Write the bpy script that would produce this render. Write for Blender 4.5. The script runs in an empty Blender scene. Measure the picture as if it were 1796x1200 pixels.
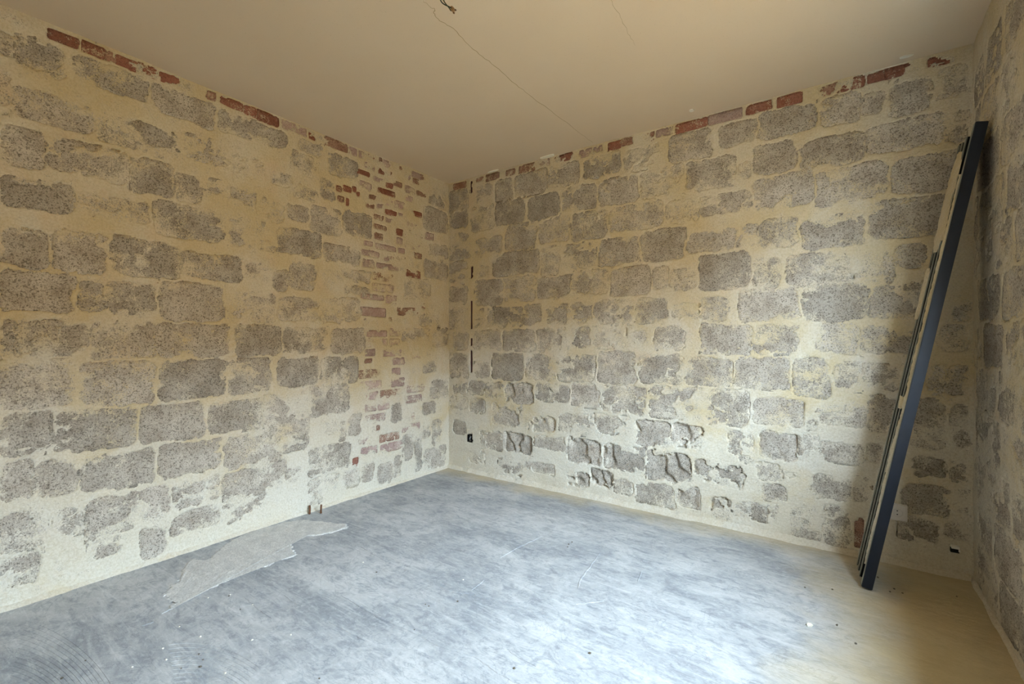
import bpy, bmesh, math, random
import numpy as np
from mathutils import Vector

# ------------------------------------------------------------------ camera
F, CX, CY = 812.0, 898.0, 597.0            # focal length and principal point in photo pixels
W, D, H = 3.523, 3.65, 2.65                # room: x 0..W, y -D..0, z 0..H
YAW = math.radians(35.45)
CAM = np.array([2.994, -3.186, 1.184])
FWD = np.array([-math.sin(YAW), math.cos(YAW), 0.0])
RGT = np.array([math.cos(YAW), math.sin(YAW), 0.0])
UPV = np.array([0.0, 0.0, 1.0])
sc = bpy.context.scene
COL = sc.collection
cam = bpy.data.cameras.new('camera')
cam.sensor_width = 36.0
cam.lens = F / 1796.0 * 36.0
cam.shift_y = (CY - 600.0) / 1796.0
cam.clip_start = 0.02
cam_o = bpy.data.objects.new('camera', cam)
cam_o.location = CAM
cam_o.rotation_euler = (math.pi / 2, 0, YAW)
COL.objects.link(cam_o)
sc.camera = cam_o

# ------------------------------------------------------------------ light
WIN = (-2.62, -1.12, 0.88, 2.06)           # window opening in the right wall: y0, y1, z0, z1
world = bpy.data.worlds.new('sky')
sc.world = world
world.use_nodes = True
bg = world.node_tree.nodes['Background']
bg.inputs['Color'].default_value = (0.64, 0.82, 1.0, 1)
bg.inputs['Strength'].default_value = 22.0
sun = bpy.data.lights.new('sun', 'SUN')
sun.energy = 4.0
sun.angle = math.radians(1.0)
sun.color = (1.0, 0.80, 0.54)
sun_o = bpy.data.objects.new('sun', sun)
sun_o.rotation_euler = Vector((-0.12, 0.8, 0.75)).to_track_quat('Z', 'Y').to_euler()
COL.objects.link(sun_o)
port = bpy.data.lights.new('window_portal', 'AREA')
port.shape = 'RECTANGLE'
port.size = WIN[3] - WIN[2]
port.size_y = WIN[1] - WIN[0]
port.cycles.is_portal = True
port_o = bpy.data.objects.new('window_portal', port)
port_o.location = (W + 0.20, (WIN[0] + WIN[1]) / 2, (WIN[2] + WIN[3]) / 2)
port_o.rotation_euler = (0, math.pi / 2, 0)
COL.objects.link(port_o)
vs = sc.view_settings
vs.view_transform = 'Standard'
vs.look = 'None'
vs.gamma = 1.0
vs.use_curve_mapping = False
vs.exposure = 1.52
sc.cycles.max_bounces = 7
sc.cycles.diffuse_bounces = 6
sc.cycles.adaptive_threshold = 0.03
sc.cycles.use_denoising = True
sc.cycles.sample_clamp_indirect = 8.0

# ------------------------------------------------------------------ helpers
rnd = random.Random(5)
nrg = np.random.default_rng(11)
TAB = nrg.random((8, 256, 256))


def vnoise(u, v, k=0):
    T = TAB[k % 8]
    iu, iv = np.floor(u).astype(int), np.floor(v).astype(int)
    fu, fv = u - iu, v - iv
    fu, fv = fu * fu * (3 - 2 * fu), fv * fv * (3 - 2 * fv)
    a, b = iu % 256, (iu + 1) % 256
    c, d = iv % 256, (iv + 1) % 256
    return (T[a, c] * (1 - fu) + T[b, c] * fu) * (1 - fv) + (T[a, d] * (1 - fu) + T[b, d] * fu) * fv


def fbm(u, v, k=0, oct=4, gain=0.5):
    s, a, t, f = 0, 1.0, 0, 1.0
    for i in range(oct):
        s = s + a * vnoise(u * f + 17.3 * i, v * f + 9.1 * i, k + i)
        t += a
        a *= gain
        f *= 2.03
    return s / t


def sstep(a, b, x):
    t = np.clip((x - a) / (b - a), 0, 1)
    return t * t * (3 - 2 * t)


def ray(px, py):
    return FWD + RGT * (px - CX) / F + UPV * (CY - py) / F


def on_back(px, py):
    d = ray(px, py)
    p = CAM + d * (-CAM[1] / d[1])
    return p[0], p[2]


def on_left(px, py):
    d = ray(px, py)
    p = CAM + d * (-CAM[0] / d[0])
    return p[1], p[2]


def on_right(px, py):
    d = ray(px, py)
    p = CAM + d * ((W - CAM[0]) / d[0])
    return p[1], p[2]


def on_floor(px, py, z=0.0):
    d = ray(px, py)
    p = CAM + d * ((z - CAM[2]) / d[2])
    return p[0], p[1]


def lin(r, g, b):
    f = lambda c: c / 12.92 if c <= 0.04045 else ((c + 0.055) / 1.055) ** 2.4
    return (f(r / 255), f(g / 255), f(b / 255), 1.0)


def link(name, me, mat, parent=None):
    o = bpy.data.objects.new(name, me)
    COL.objects.link(o)
    if mat:
        me.materials.append(mat)
    if parent:
        o.parent = parent
    return o


def mesh_np(name, verts, faces, smooth=True, attr=None):
    """verts (n,3) array, faces (m,4) array"""
    me = bpy.data.meshes.new(name)
    n, m = len(verts), len(faces)
    me.vertices.add(n)
    me.vertices.foreach_set('co', np.asarray(verts, dtype=np.float32).ravel())
    me.loops.add(m * 4)
    me.loops.foreach_set('vertex_index', np.asarray(faces, dtype=np.int32).ravel())
    me.polygons.add(m)
    me.polygons.foreach_set('loop_start', np.arange(0, m * 4, 4, dtype=np.int32))
    me.polygons.foreach_set('loop_total', np.full(m, 4, dtype=np.int32))
    me.polygons.foreach_set('use_smooth', np.full(m, smooth, dtype=bool))
    if attr is not None:
        a = me.attributes.new('expo', 'FLOAT', 'POINT')
        a.data.foreach_set('value', np.asarray(attr, dtype=np.float32).ravel())
    me.update(calc_edges=True)
    me.validate()
    return me


def grid_faces(nu, nv, off=0):
    i = np.arange(nu - 1)[:, None]
    j = np.arange(nv - 1)[None, :]
    a = (i * nv + j).ravel()
    return np.stack([a, a + nv, a + nv + 1, a + 1], 1) + off


def bm_obj(name, bm, mat, parent=None, smooth=False, kind=None):
    me = bpy.data.meshes.new(name)
    bmesh.ops.recalc_face_normals(bm, faces=bm.faces)
    bm.to_mesh(me)
    bm.free()
    if smooth:
        for p in me.polygons:
            p.use_smooth = True
    o = link(name, me, mat, parent)
    if kind:
        o['kind'] = kind
    return o


def add_hexa(bm, pts):
    """8 points: 4 bottom, 4 top"""
    v = [bm.verts.new(p) for p in pts]
    for f in ((3, 2, 1, 0), (4, 5, 6, 7), (0, 1, 5, 4), (1, 2, 6, 5), (2, 3, 7, 6), (3, 0, 4, 7)):
        bm.faces.new([v[i] for i in f])


def add_box(bm, x0, x1, y0, y1, z0, z1):
    add_hexa(bm, [(x0, y0, z0), (x1, y0, z0), (x1, y1, z0), (x0, y1, z0),
                  (x0, y0, z1), (x1, y0, z1), (x1, y1, z1), (x0, y1, z1)])


def add_tube(bm, pts, r, seg=10, cap=True):
    pts = [Vector(p) for p in pts]
    rings = []
    for i, p in enumerate(pts):
        t = (pts[min(i + 1, len(pts) - 1)] - pts[max(i - 1, 0)]).normalized()
        a = t.orthogonal().normalized() if i == 0 else (rings[-1][1] - t * rings[-1][1].dot(t)).normalized()
        b = t.cross(a)
        rr = r[i] if isinstance(r, (list, tuple)) else r
        rings.append(([bm.verts.new(p + (a * math.cos(q) + b * math.sin(q)) * rr)
                       for q in [2 * math.pi * k / seg for k in range(seg)]], a))
    for (r0, _), (r1, _) in zip(rings, rings[1:]):
        for k in range(seg):
            bm.faces.new((r0[k], r0[(k + 1) % seg], r1[(k + 1) % seg], r1[k]))
    if cap:
        bm.faces.new(rings[0][0][::-1])
        bm.faces.new(rings[-1][0])


def spline(pts, n=8):
    """Catmull-Rom through pts"""
    P = [np.array(p, float) for p in pts]
    P = [2 * P[0] - P[1]] + P + [2 * P[-1] - P[-2]]
    out = []
    for i in range(1, len(P) - 2):
        for k in range(n):
            t = k / n
            out.append(0.5 * (2 * P[i] + (P[i + 1] - P[i - 1]) * t
                              + (2 * P[i - 1] - 5 * P[i] + 4 * P[i + 1] - P[i + 2]) * t * t
                              + (3 * P[i] - P[i - 1] - 3 * P[i + 1] + P[i + 2]) * t ** 3))
    out.append(P[-2])
    return out


def tag(o, label, cat, group=None):
    o['label'] = label
    o['category'] = cat
    if group:
        o['group'] = group
    return o


# ------------------------------------------------------------------ materials
class NT:
    def __init__(self, name, rough=0.9, spec=0.2):
        self.m = bpy.data.materials.new(name)
        self.m.use_nodes = True
        self.t = self.m.node_tree
        self.b = self.t.nodes['Principled BSDF']
        self.b.inputs['Roughness'].default_value = rough
        self.b.inputs['Specular IOR Level'].default_value = spec
        self.pos = self.t.nodes.new('ShaderNodeNewGeometry').outputs['Position']

    def L(self, a, b):
        self.t.links.new(a, b)

    def noise(self, scale, detail=4, rough=0.55, vec=None, dist=0.0):
        n = self.t.nodes.new('ShaderNodeTexNoise')
        n.inputs['Scale'].default_value = scale
        n.inputs['Detail'].default_value = detail
        n.inputs['Roughness'].default_value = rough
        n.inputs['Distortion'].default_value = dist
        self.L(vec or self.pos, n.inputs['Vector'])
        return n.outputs['Fac']

    def voro(self, scale, out='Color', feature='F1', vec=None):
        n = self.t.nodes.new('ShaderNodeTexVoronoi')
        n.feature = feature
        n.inputs['Scale'].default_value = scale
        self.L(vec or self.pos, n.inputs['Vector'])
        return n.outputs[out]

    def scaled(self, s, rot=(0, 0, 0)):
        n = self.t.nodes.new('ShaderNodeMapping')
        n.inputs['Scale'].default_value = s
        n.inputs['Rotation'].default_value = rot
        self.L(self.pos, n.inputs['Vector'])
        return n.outputs['Vector']

    def rng(self, x, a, b, c=0.0, d=1.0):
        n = self.t.nodes.new('ShaderNodeMapRange')
        n.inputs['From Min'].default_value = a
        n.inputs['From Max'].default_value = b
        n.inputs['To Min'].default_value = c
        n.inputs['To Max'].default_value = d
        self.L(x, n.inputs['Value'])
        return n.outputs['Result']

    def math(self, op, a, b=None, clamp=False):
        n = self.t.nodes.new('ShaderNodeMath')
        n.operation = op
        n.use_clamp = clamp
        for i, x in enumerate((a, b)):
            if x is None:
                continue
            if isinstance(x, (int, float)):
                n.inputs[i].default_value = x
            else:
                self.L(x, n.inputs[i])
        return n.outputs[0]

    def mix(self, f, a, b, mode='MIX'):
        n = self.t.nodes.new('ShaderNodeMix')
        n.data_type = 'RGBA'
        n.blend_type = mode
        for s, x in ((n.inputs[0], f), (n.inputs[6], a), (n.inputs[7], b)):
            if isinstance(x, (int, float)):
                s.default_value = x
            elif isinstance(x, tuple):
                s.default_value = x
            else:
                self.L(x, s)
        return n.outputs[2]

    def attr(self, name):
        n = self.t.nodes.new('ShaderNodeAttribute')
        n.attribute_name = name
        return n.outputs['Fac']

    def rand(self):
        return self.t.nodes.new('ShaderNodeObjectInfo').outputs['Random']

    def bump(self, h, strength, dist):
        n = self.t.nodes.new('ShaderNodeBump')
        n.inputs['Strength'].default_value = strength
        n.inputs['Distance'].default_value = dist
        self.L(h, n.inputs['Height'])
        self.L(n.outputs['Normal'], self.b.inputs['Normal'])

    def color(self, c):
        if isinstance(c, tuple):
            self.b.inputs['Base Color'].default_value = c
        else:
            self.L(c, self.b.inputs['Base Color'])
        return self.m


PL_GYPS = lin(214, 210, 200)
PL_WARM, PL_PALE, PL_PINK = lin(200, 183, 148), lin(208, 198, 178), lin(205, 184, 156)


def plaster_color(s):
    c = s.mix(s.rng(s.noise(2.3, 5, 0.6), 0.42, 0.62), PL_WARM, PL_PALE)
    c = s.mix(s.rng(s.noise(5.1, 4, 0.6, dist=0.4), 0.56, 0.70, 0, 0.6), c, PL_PINK)
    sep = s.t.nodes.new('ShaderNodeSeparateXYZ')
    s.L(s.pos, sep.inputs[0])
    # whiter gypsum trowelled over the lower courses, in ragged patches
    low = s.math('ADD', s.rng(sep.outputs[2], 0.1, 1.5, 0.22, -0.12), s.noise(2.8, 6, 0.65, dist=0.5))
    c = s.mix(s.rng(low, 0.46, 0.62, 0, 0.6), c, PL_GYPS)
    c = s.mix(s.rng(s.noise(90, 6, 0.75), 0.42, 0.66, 0.0, 0.42), c, lin(164, 146, 108))
    return c


def masonry(name, dark, mid, light, speck=0.8, use_rand=True, film=0.92):
    """broken stone or brick face with lime plaster left in its pores; 'expo' says how much of it is bare"""
    s = NT(name, 0.95, 0.1)
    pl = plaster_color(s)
    # bare masonry: mottled aggregate with pits
    st = s.mix(s.rng(s.noise(9, 5, 0.6), 0.36, 0.64), mid, light)
    ag = s.voro(170, 'Color')
    sep = s.t.nodes.new('ShaderNodeSeparateColor')
    s.L(ag, sep.inputs[0])
    st = s.mix(s.rng(sep.outputs[0], 0.0, 1.0, 0.0, 0.55), st, light)
    st = s.mix(s.rng(sep.outputs[1], 0.78, 0.90, 0.0, speck * 0.8), st, dark)
    st = s.mix(s.rng(s.noise(210, 3, 0.7), 0.52, 0.64, 0.0, speck), st, dark)
    if use_rand:
        tone = s.rng(s.rand(), 0, 1, 0.82, 1.12)
        comb = s.t.nodes.new('ShaderNodeCombineColor')
        for i in range(3):
            s.L(tone, comb.inputs[i])
        st = s.mix(1.0, st, comb.outputs[0], 'MULTIPLY')
    e = s.attr('expo')
    n1 = s.rng(s.noise(24, 4, 0.72), 0.32, 0.68)
    n2 = s.rng(s.noise(150, 3, 0.7), 0.32, 0.68)
    n = s.math('ADD', s.math('MULTIPLY', n1, 0.42), s.math('MULTIPLY', n2, 0.58))
    m = s.math('ADD', s.math('MULTIPLY', s.math('SUBTRACT', e, n), 4.0), 0.5, True)
    hh = s.noise(70, 3, 0.7)
    s.bump(hh, 0.55, 0.008)
    return s.color(s.mix(s.math('MULTIPLY', m, film), pl, st))


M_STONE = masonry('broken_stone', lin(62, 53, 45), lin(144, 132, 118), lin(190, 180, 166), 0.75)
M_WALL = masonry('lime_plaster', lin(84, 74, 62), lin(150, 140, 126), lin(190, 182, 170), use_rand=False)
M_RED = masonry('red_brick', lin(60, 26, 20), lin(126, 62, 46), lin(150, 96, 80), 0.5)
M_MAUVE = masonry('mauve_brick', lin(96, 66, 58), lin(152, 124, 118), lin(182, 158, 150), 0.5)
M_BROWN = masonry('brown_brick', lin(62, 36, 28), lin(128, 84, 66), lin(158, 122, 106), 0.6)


def flat(name, col, rough=0.6, spec=0.4, metal=0.0, var=0.0, scale=30):
    s = NT(name, rough, spec)
    s.b.inputs['Metallic'].default_value = metal
    if var:
        return s.color(s.mix(s.rng(s.noise(scale, 5, 0.6), 0.35, 0.65, 0, var), col, tuple(0.45 * c for c in col[:3]) + (1,)))
    return s.color(col)


def mat_floor():
    s = NT('grey_screed', 0.78, 0.2)
    v = s.scaled((1.0, 1.7, 1.0), (0, 0, 0.5))
    base = s.mix(s.rng(s.noise(1.7, 8, 0.62, v, 0.7), 0.36, 0.62), lin(142, 145, 147), lin(184, 184, 182))
    base = s.mix(s.rng(s.noise(8.5, 8, 0.72, v, 1.2), 0.47, 0.64, 0, 0.62), base, lin(120, 124, 129))
    base = s.mix(s.rng(s.noise(3.2, 5, 0.6, v, 0.5), 0.55, 0.72, 0, 0.5), base, lin(204, 204, 200))
    v2 = s.scaled((2.0, 22.0, 1.0), (0, 0, 0.55))
    base = s.mix(s.rng(s.noise(2.2, 4, 0.6, v2, 0.8), 0.52, 0.70, 0, 0.35), base, lin(210, 210, 207))
    vein = s.math('ABSOLUTE', s.math('SUBTRACT', s.noise(3.4, 7, 0.6, v, 1.6), 0.5))
    base = s.mix(s.rng(vein, 0.0, 0.014, 0.45, 0.0), base, lin(116, 121, 127))
    base = s.mix(s.rng(s.noise(28, 6, 0.75, v), 0.50, 0.66, 0, 0.35), base, lin(206, 207, 206))
    base = s.mix(s.rng(s.noise(90, 4, 0.7), 0.48, 0.66, 0, 0.15), base, lin(130, 132, 132))
    # cream dust swept towards the stripped walls
    sepx = s.t.nodes.new('ShaderNodeSeparateXYZ')
    s.L(s.pos, sepx.inputs[0])
    wob = s.math('MULTIPLY', s.math('SUBTRACT', s.noise(3.0, 5, 0.65), 0.5), 0.75)
    dx = s.math('ADD', sepx.outputs[0], wob)
    d1 = s.rng(dx, W - 0.75, W - 0.25, 0, 0.75)
    d2 = s.rng(s.math('ADD', sepx.outputs[1], s.math('MULTIPLY', wob, 0.6)), -0.24, -0.02, 0, 0.55)
    dust = s.math('MAXIMUM', d1, d2)
    base = s.mix(dust, base, lin(206, 186, 140))
    s.bump(s.noise(6, 7, 0.72, v), 0.5, 0.010)
    return s.color(base)


def mat_ceiling():
    s = NT('cream_ceiling_paint', 0.7, 0.25)
    c = s.mix(s.rng(s.noise(1.2, 4, 0.5), 0.35, 0.65), lin(208, 188, 160), lin(212, 193, 166))
    c = s.mix(s.rng(s.noise(140, 2, 0.5), 0.68, 0.74, 0, 0.25), c, lin(150, 130, 100))
    s.bump(s.noise(60, 4, 0.6), 0.12, 0.002)
    return s.color(c)


M_FLOOR = mat_floor()
M_CEIL = mat_ceiling()
_s = NT('dried_plaster', 0.95, 0.1)
_s.bump(_s.noise(55, 6, 0.7), 0.9, 0.008)
_c = _s.mix(_s.rng(_s.noise(14, 6, 0.7), 0.35, 0.65), lin(194, 192, 187), lin(222, 219, 212))
M_PATCH = _s.color(_s.mix(_s.rng(_s.noise(120, 4, 0.75), 0.48, 0.62, 0, 0.45), _c, lin(146, 143, 138)))
_s = NT('cream_plaster', 0.95, 0.1)
_s.bump(_s.noise(50, 5, 0.7), 0.8, 0.006)
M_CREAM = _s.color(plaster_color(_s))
M_NAVY = flat('navy_metal', lin(24, 29, 40), 0.55, 0.35, 0.0, 0.5, 14)
M_BLACK = flat('black_plastic', lin(13, 13, 15), 0.7, 0.2)
M_RIB = flat('dusty_metal', lin(138, 138, 126), 0.6, 0.4, 0.1, 0.6, 22)
M_WHITE = flat('white_plastic', lin(232, 230, 224), 0.4, 0.5)
M_SOCK = flat('grey_beige_plastic', lin(212, 206, 200), 0.45, 0.5)
M_GREEN = flat('green_wire_sleeve', lin(28, 44, 24), 0.5)
M_COPPER = flat('copper_pipe', lin(112, 74, 46), 0.5, 0.5, 0.3, 0.5, 60)
M_AMBER = flat('amber_connector', lin(150, 116, 76), 0.4, 0.5)
M_MAROON = flat('maroon_conduit', lin(66, 26, 28), 0.55)
M_CRACK = flat('crack_filler', lin(160, 138, 106), 0.95, 0.05)
M_GREY = flat('grey_wire', lin(176, 178, 180), 0.4)
M_GROUND = flat('sunlit_paving', lin(120, 94, 58), 0.95, 0.1, 0, 0.2, 3)
M_FACADE = flat('ochre_render', lin(146, 112, 70), 0.95, 0.1, 0, 0.2, 2)
M_STONEBIT = flat('dark_grit', lin(104, 96, 84), 0.95, 0.1)
M_CHIP = flat('pale_chip', lin(228, 222, 206), 0.95, 0.1)

# ------------------------------------------------------------------ masonry read off the photograph
# each entry: crop origin, then blocks as left-top and right-bottom corners (crop at 3x) and how bare they are;
# a sixth value marks faces hacked into steps
BACK = [
 ((780, 220), [
  (20,335,125,440,.75),(20,460,120,530,.55),(20,600,115,680,.55),(25,740,110,830,.55),(25,850,110,940,.65),(25,960,115,1060,.55),(40,1090,120,1180,.5),
  (165,300,250,400,.55),(268,285,358,390,.9),(372,262,535,345,.85),(540,225,705,305,.8),(732,175,925,245,.7),(945,135,1130,210,.2),
  (155,440,245,520,.5),(268,410,418,505,1),(435,378,600,475,1),(635,345,795,425,.7),(820,300,1018,385,.8),(1035,245,1255,350,.55),
  (160,600,300,680,.5),(320,530,480,640,.65),(490,505,650,605,.85),(668,475,850,580,.8),(875,440,1150,510,.75),(1170,400,1330,500,.35),
  (145,690,250,790,.85),(255,680,495,770,.85),(525,670,600,760,.65),(625,635,795,725,.5),(815,610,1015,705,.8),(1040,580,1255,700,.95),
  (160,820,300,930,.7),(315,800,475,920,.6),(485,805,655,905,.85),(670,780,850,880,.55),(885,755,1080,870,1),(1095,750,1170,855,.65),(1185,760,1320,860,.4),
  (150,970,250,1060,.55),(258,960,412,1060,.7),(415,945,505,1050,.65),(535,945,660,1050,.7),(665,940,770,1050,.6),(795,945,985,1040,.6),(1000,930,1170,1025,.5),(1195,940,1340,1030,.35),
  (150,1080,300,1180,.7),(320,1075,470,1180,.8),(485,1070,640,1180,.65),(660,1065,755,1170,.75),(775,1065,930,1150,.45),(960,1070,1085,1170,.25),(1100,1055,1255,1185,.75)]),
 ((1150, 60), [
  (75,525,290,635,.9),(330,490,530,560,.85),(545,400,838,490,1),(870,345,1085,450,.8),(1090,320,1210,400,.75),
  (170,690,415,755,.85),(440,680,500,760,.55),(520,620,740,690,.9),(765,575,1100,660,.85),
  (220,860,495,920,.6),(515,765,828,890,.75),(855,750,1210,850,.7),
  (170,1045,415,1130,.85),(430,1005,530,1120,.55),(540,985,745,1110,.75),(815,1010,1080,1070,.8)]),
 ((780, 560), [
  (40,200,118,290,.65),(40,320,112,400,.55),(45,430,120,500,.45),(45,530,110,615,.8),
  (145,190,250,290,.8),(262,190,412,305,.9),(425,190,570,310,.6),(605,195,780,310,.6),(805,195,995,335,.9),(1025,190,1245,330,.7),
  (120,325,205,405,.65),(210,335,310,430,.4),(320,335,465,450,.8,1),(475,335,650,440,.8),(665,345,800,440,.65),(830,360,1040,480,.55),(1090,360,1330,530,.55),
  (130,420,205,500,.65),(250,445,405,570,.75,1),(415,500,580,600,.6,1),(600,490,780,620,.6),(790,500,990,620,.4),(1005,525,1190,680,.85,1),(1200,540,1350,680,.75,1),
  (185,580,310,695,.65),(315,590,460,715,.9,1),(470,610,640,700,.65),(665,650,825,760,.95,1),(845,665,1045,790,.75,1),(1065,695,1285,860,.9,1),
  (275,730,410,830,.5),(415,740,575,820,.75,1),(640,790,760,890,.6,1),(765,780,885,890,.65,1),(890,840,985,930,.65),(1000,850,1210,1000,.65),(1225,880,1350,1000,.75,1)]),
 ((1150, 440), [
  (240,50,475,180,1),(0,120,70,200,.45),(90,110,215,200,.35),(515,45,650,195,.65),(690,30,1025,170,.8),(1060,20,1250,165,.65),
  (235,240,380,370,.45),(440,215,755,365,.7),(775,195,1115,365,.85),
  (235,390,500,550,.75),(510,395,750,550,.6),(840,390,1070,540,.55),(1090,400,1220,550,.6),(1230,420,1350,540,.65),
  (155,565,400,720,.8),(415,560,700,735,.85),(750,580,870,740,.7),(935,590,1080,740,.5),(1100,600,1290,740,.55),
  (285,760,485,910,.7),(510,770,765,930,.9),(785,885,845,950,.65),(850,790,1110,930,.65),(1150,800,1260,930,.6),
  (150,960,385,1070,.8,1),(415,960,500,1090,.35),(540,950,750,1110,.8,1),(760,960,860,1100,.45),(870,1000,1100,1130,.75),(1110,1010,1200,1130,.65)]),
 ((1150, 750), [
  (195,160,300,290,.65,1),(310,190,460,330,.8,1),(530,180,670,290,.55,1),(680,220,800,280,.35),(815,240,1030,400,.8),(1040,260,1130,400,.65),
  (130,320,255,410,.75,1),(290,360,400,500,.7,1),(405,390,490,490,.6),(500,400,590,500,.6),(600,320,665,372,.65,1),(600,400,655,500,.5),(720,420,855,590,.5),(885,450,985,590,.65)]),
 ((1446, 0), [
  (350,440,560,530,.6),(590,350,765,440,.7),(225,670,640,740,.9),(645,600,770,740,.65),(360,880,710,960,.9),(240,1080,640,1180,.85)]),
 ((1446, 400), [
  (375,80,530,200,.75),(245,300,520,470,.7),(680,380,780,480,.6),(340,540,440,680,.6),(610,500,760,650,.8),(320,720,410,860,.6),
  (540,720,640,880,.65),(650,720,770,880,.65),(250,920,400,1110,.65),(490,940,640,1130,.7),(670,950,770,1130,.5)]),
 ((1446, 800), [
  (460,0,620,120,.75),(640,20,770,140,.45),(150,10,270,200,.65),(465,185,660,320,.95),(690,200,765,310,.5),(455,365,530,430,.5),(670,355,765,410,.55)]),
]
LEFT = [
 ((0, 0), [
  (90,140,340,430,.65),(0,170,85,300,.55),(385,265,785,545,.85),(805,430,1135,685,.85),
  (0,380,62,610,.5),(75,440,500,720,.65),(515,575,940,850,.6),(955,690,1190,880,.55),(1205,800,1400,960,.4),
  (0,640,240,900,.8),(255,705,680,980,.65),(695,820,915,1050,.9),(925,900,1065,1075,.8),(1080,935,1340,1090,.5),
  (0,905,395,1140,.95),(405,1000,790,1185,.65),(850,1060,1150,1240,.65)]),
 ((0, 380), [
  (1060,5,1175,95,.75),(1280,15,1400,90,.65),
  (0,100,255,250,.9),(300,110,550,290,.75),(590,100,950,330,.75),(960,180,1280,345,.75),
  (0,280,400,510,.95),(425,335,550,500,.75),(560,335,820,520,.8),(850,360,1170,530,.9),(1200,385,1420,540,.45),
  (0,545,80,740,.9),(90,545,470,720,.75),(490,550,810,745,.75),(820,565,1200,735,.8),
  (0,790,390,990,.75),(425,775,815,975,.8),(850,780,1165,925,.8)]),
 ((0, 700), [
  (0,90,260,280,.8),(280,80,715,235,.75),(745,50,1065,180,.9),(1100,30,1380,150,.65),
  (0,350,170,520,.85),(180,350,410,490,.65),(425,320,820,430,.75),(860,265,1165,345,.85),(1190,215,1480,320,.65),
  (0,615,240,770,.75),(290,590,440,700,.4),(460,545,720,680,.75),(745,475,870,620,.8),(920,450,1085,550,.75),(1092,410,1165,530,.8),(1175,400,1400,490,.85),
  (0,850,220,950,.45),(470,745,640,810,.45),(780,680,880,790,.65),(910,620,1165,655,.7),(1180,540,1420,590,.4),(0,960,80,1030,.5)]),
 ((400, 150), [
  (-20,130,290,310,.8),(370,270,500,380,.65),(535,350,680,500,.85),
  (0,340,70,500,.5),(95,385,200,480,.55),(230,440,340,540,.5),(490,480,560,615,.65),(345,510,475,620,.35),
  (0,690,85,850,.65),(92,705,240,880,.9),(310,620,425,720,.55),(435,625,600,800,.65),(640,685,750,790,.75),
  (1075,545,1150,640,.65),(1040,648,1150,770,.85),
  (262,738,490,910,.8),(500,830,690,950,.65),
  (0,920,75,1040,.7),(100,930,225,1030,.7),(235,970,318,1080,.8),(325,925,460,1080,.85),(565,960,750,1040,.7),(610,1052,755,1110,.75),(480,955,558,1080,.45),
  (1035,920,1140,1010,.85),(1075,845,1140,910,.55),(930,1005,1065,1130,.4),
  (0,1070,160,1120,.65),(165,1135,255,1195,.5)]),
 ((400, 500), [
  (270,60,480,190,.7),(485,65,600,200,.55),(605,70,700,190,.55),(30,100,250,180,.35),
  (925,230,1050,285,.55),(1075,240,1140,300,.6),(1020,160,1110,210,.55),(760,20,910,80,.35),
  (40,210,275,370,.8),(290,220,520,350,.6),(545,228,720,355,.9),
  (20,400,200,550,.7),(265,388,485,520,.95),(495,382,680,510,.75),(1020,400,1100,460,.55),(1085,530,1140,585,.65),(1030,620,1085,665,.65),
  (0,640,160,755,.65),(190,580,425,790,.35),(435,535,635,670,.8),
  (0,765,180,900,.65),(500,715,575,780,.55),(580,722,618,820,.75),(650,690,690,770,.7),(880,650,906,700,.8),(940,650,1060,725,.55),(1020,740,1062,800,.65),(1080,740,1108,825,.65),
  (165,835,250,900,.75),(280,815,425,855,.65),(430,870,640,960,.75),(920,790,980,910,.7),(985,790,1020,975,.75),(1030,885,1130,955,.75),
  (155,940,300,1050,.65),(0,970,150,1100,.9),(310,972,385,1035,.75),(600,975,690,1050,.65),(700,960,765,1030,.65),(790,945,865,1030,.75),(872,905,908,1005,.8),
  (430,1030,500,1140,.7),(510,1010,580,1080,.55)]),
]
# bricks of the small patch in the left wall: crop at 560,260, scale 4.614; r red, m mauve, b brown
BRICKS = [
 (310,165,410,235,'r'),(440,220,530,285,'m'),(540,285,595,320,'r'),(370,110,450,185,'m'),(480,160,585,235,'r'),(195,305,265,355,'r'),(270,315,305,350,'r'),
 (305,350,332,392,'r'),(345,350,515,440,'b'),(470,310,615,400,'r'),(385,440,450,495,'b'),(470,455,520,492,'m'),(535,490,630,555,'r'),(440,530,520,590,'b'),
 (440,610,545,670,'b'),(625,650,680,712,'r'),(540,562,600,610,'m'),(460,765,620,840,'m'),(340,815,485,885,'m'),(360,745,435,795,'m'),(530,870,600,912,'m'),
 (755,840,830,895,'b'),(720,930,820,972,'b'),(705,980,820,1055,'r'),(465,925,690,1000,'m'),(755,515,835,550,'r'),(790,345,865,395,'b'),(520,115,590,160,'m'),
 (440,70,515,130,'m'),(385,45,435,92,'m'),(450,680,515,745,'b'),(625,718,680,780,'m'),(600,272,670,312,'b'),(700,380,760,440,'m'),(640,810,695,850,'m'),
 (140,310,185,345,'r'),(150,385,200,430,'b'),(215,400,245,470,'r'),(690,200,740,260,'m'),(760,240,810,300,'b'),(820,215,860,250,'b'),(640,520,700,570,'m')]
# lower bricks: crop at 400,500, scale 3
BRICKS2 = [
 (700,110,830,172,'m'),(890,110,1000,170,'b'),(725,240,835,272,'m'),(820,342,930,372,'m'),(870,385,930,416,'m'),(865,440,906,470,'m'),(968,435,1012,466,'m'),
 (720,340,775,372,'m'),(860,490,930,532,'m'),(800,832,920,870,'m'),(700,860,785,884,'m'),(655,915,686,955,'r'),(760,745,800,765,'b'),(700,45,820,80,'m'),(720,390,760,410,'b'),(790,620,850,650,'m')]
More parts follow.
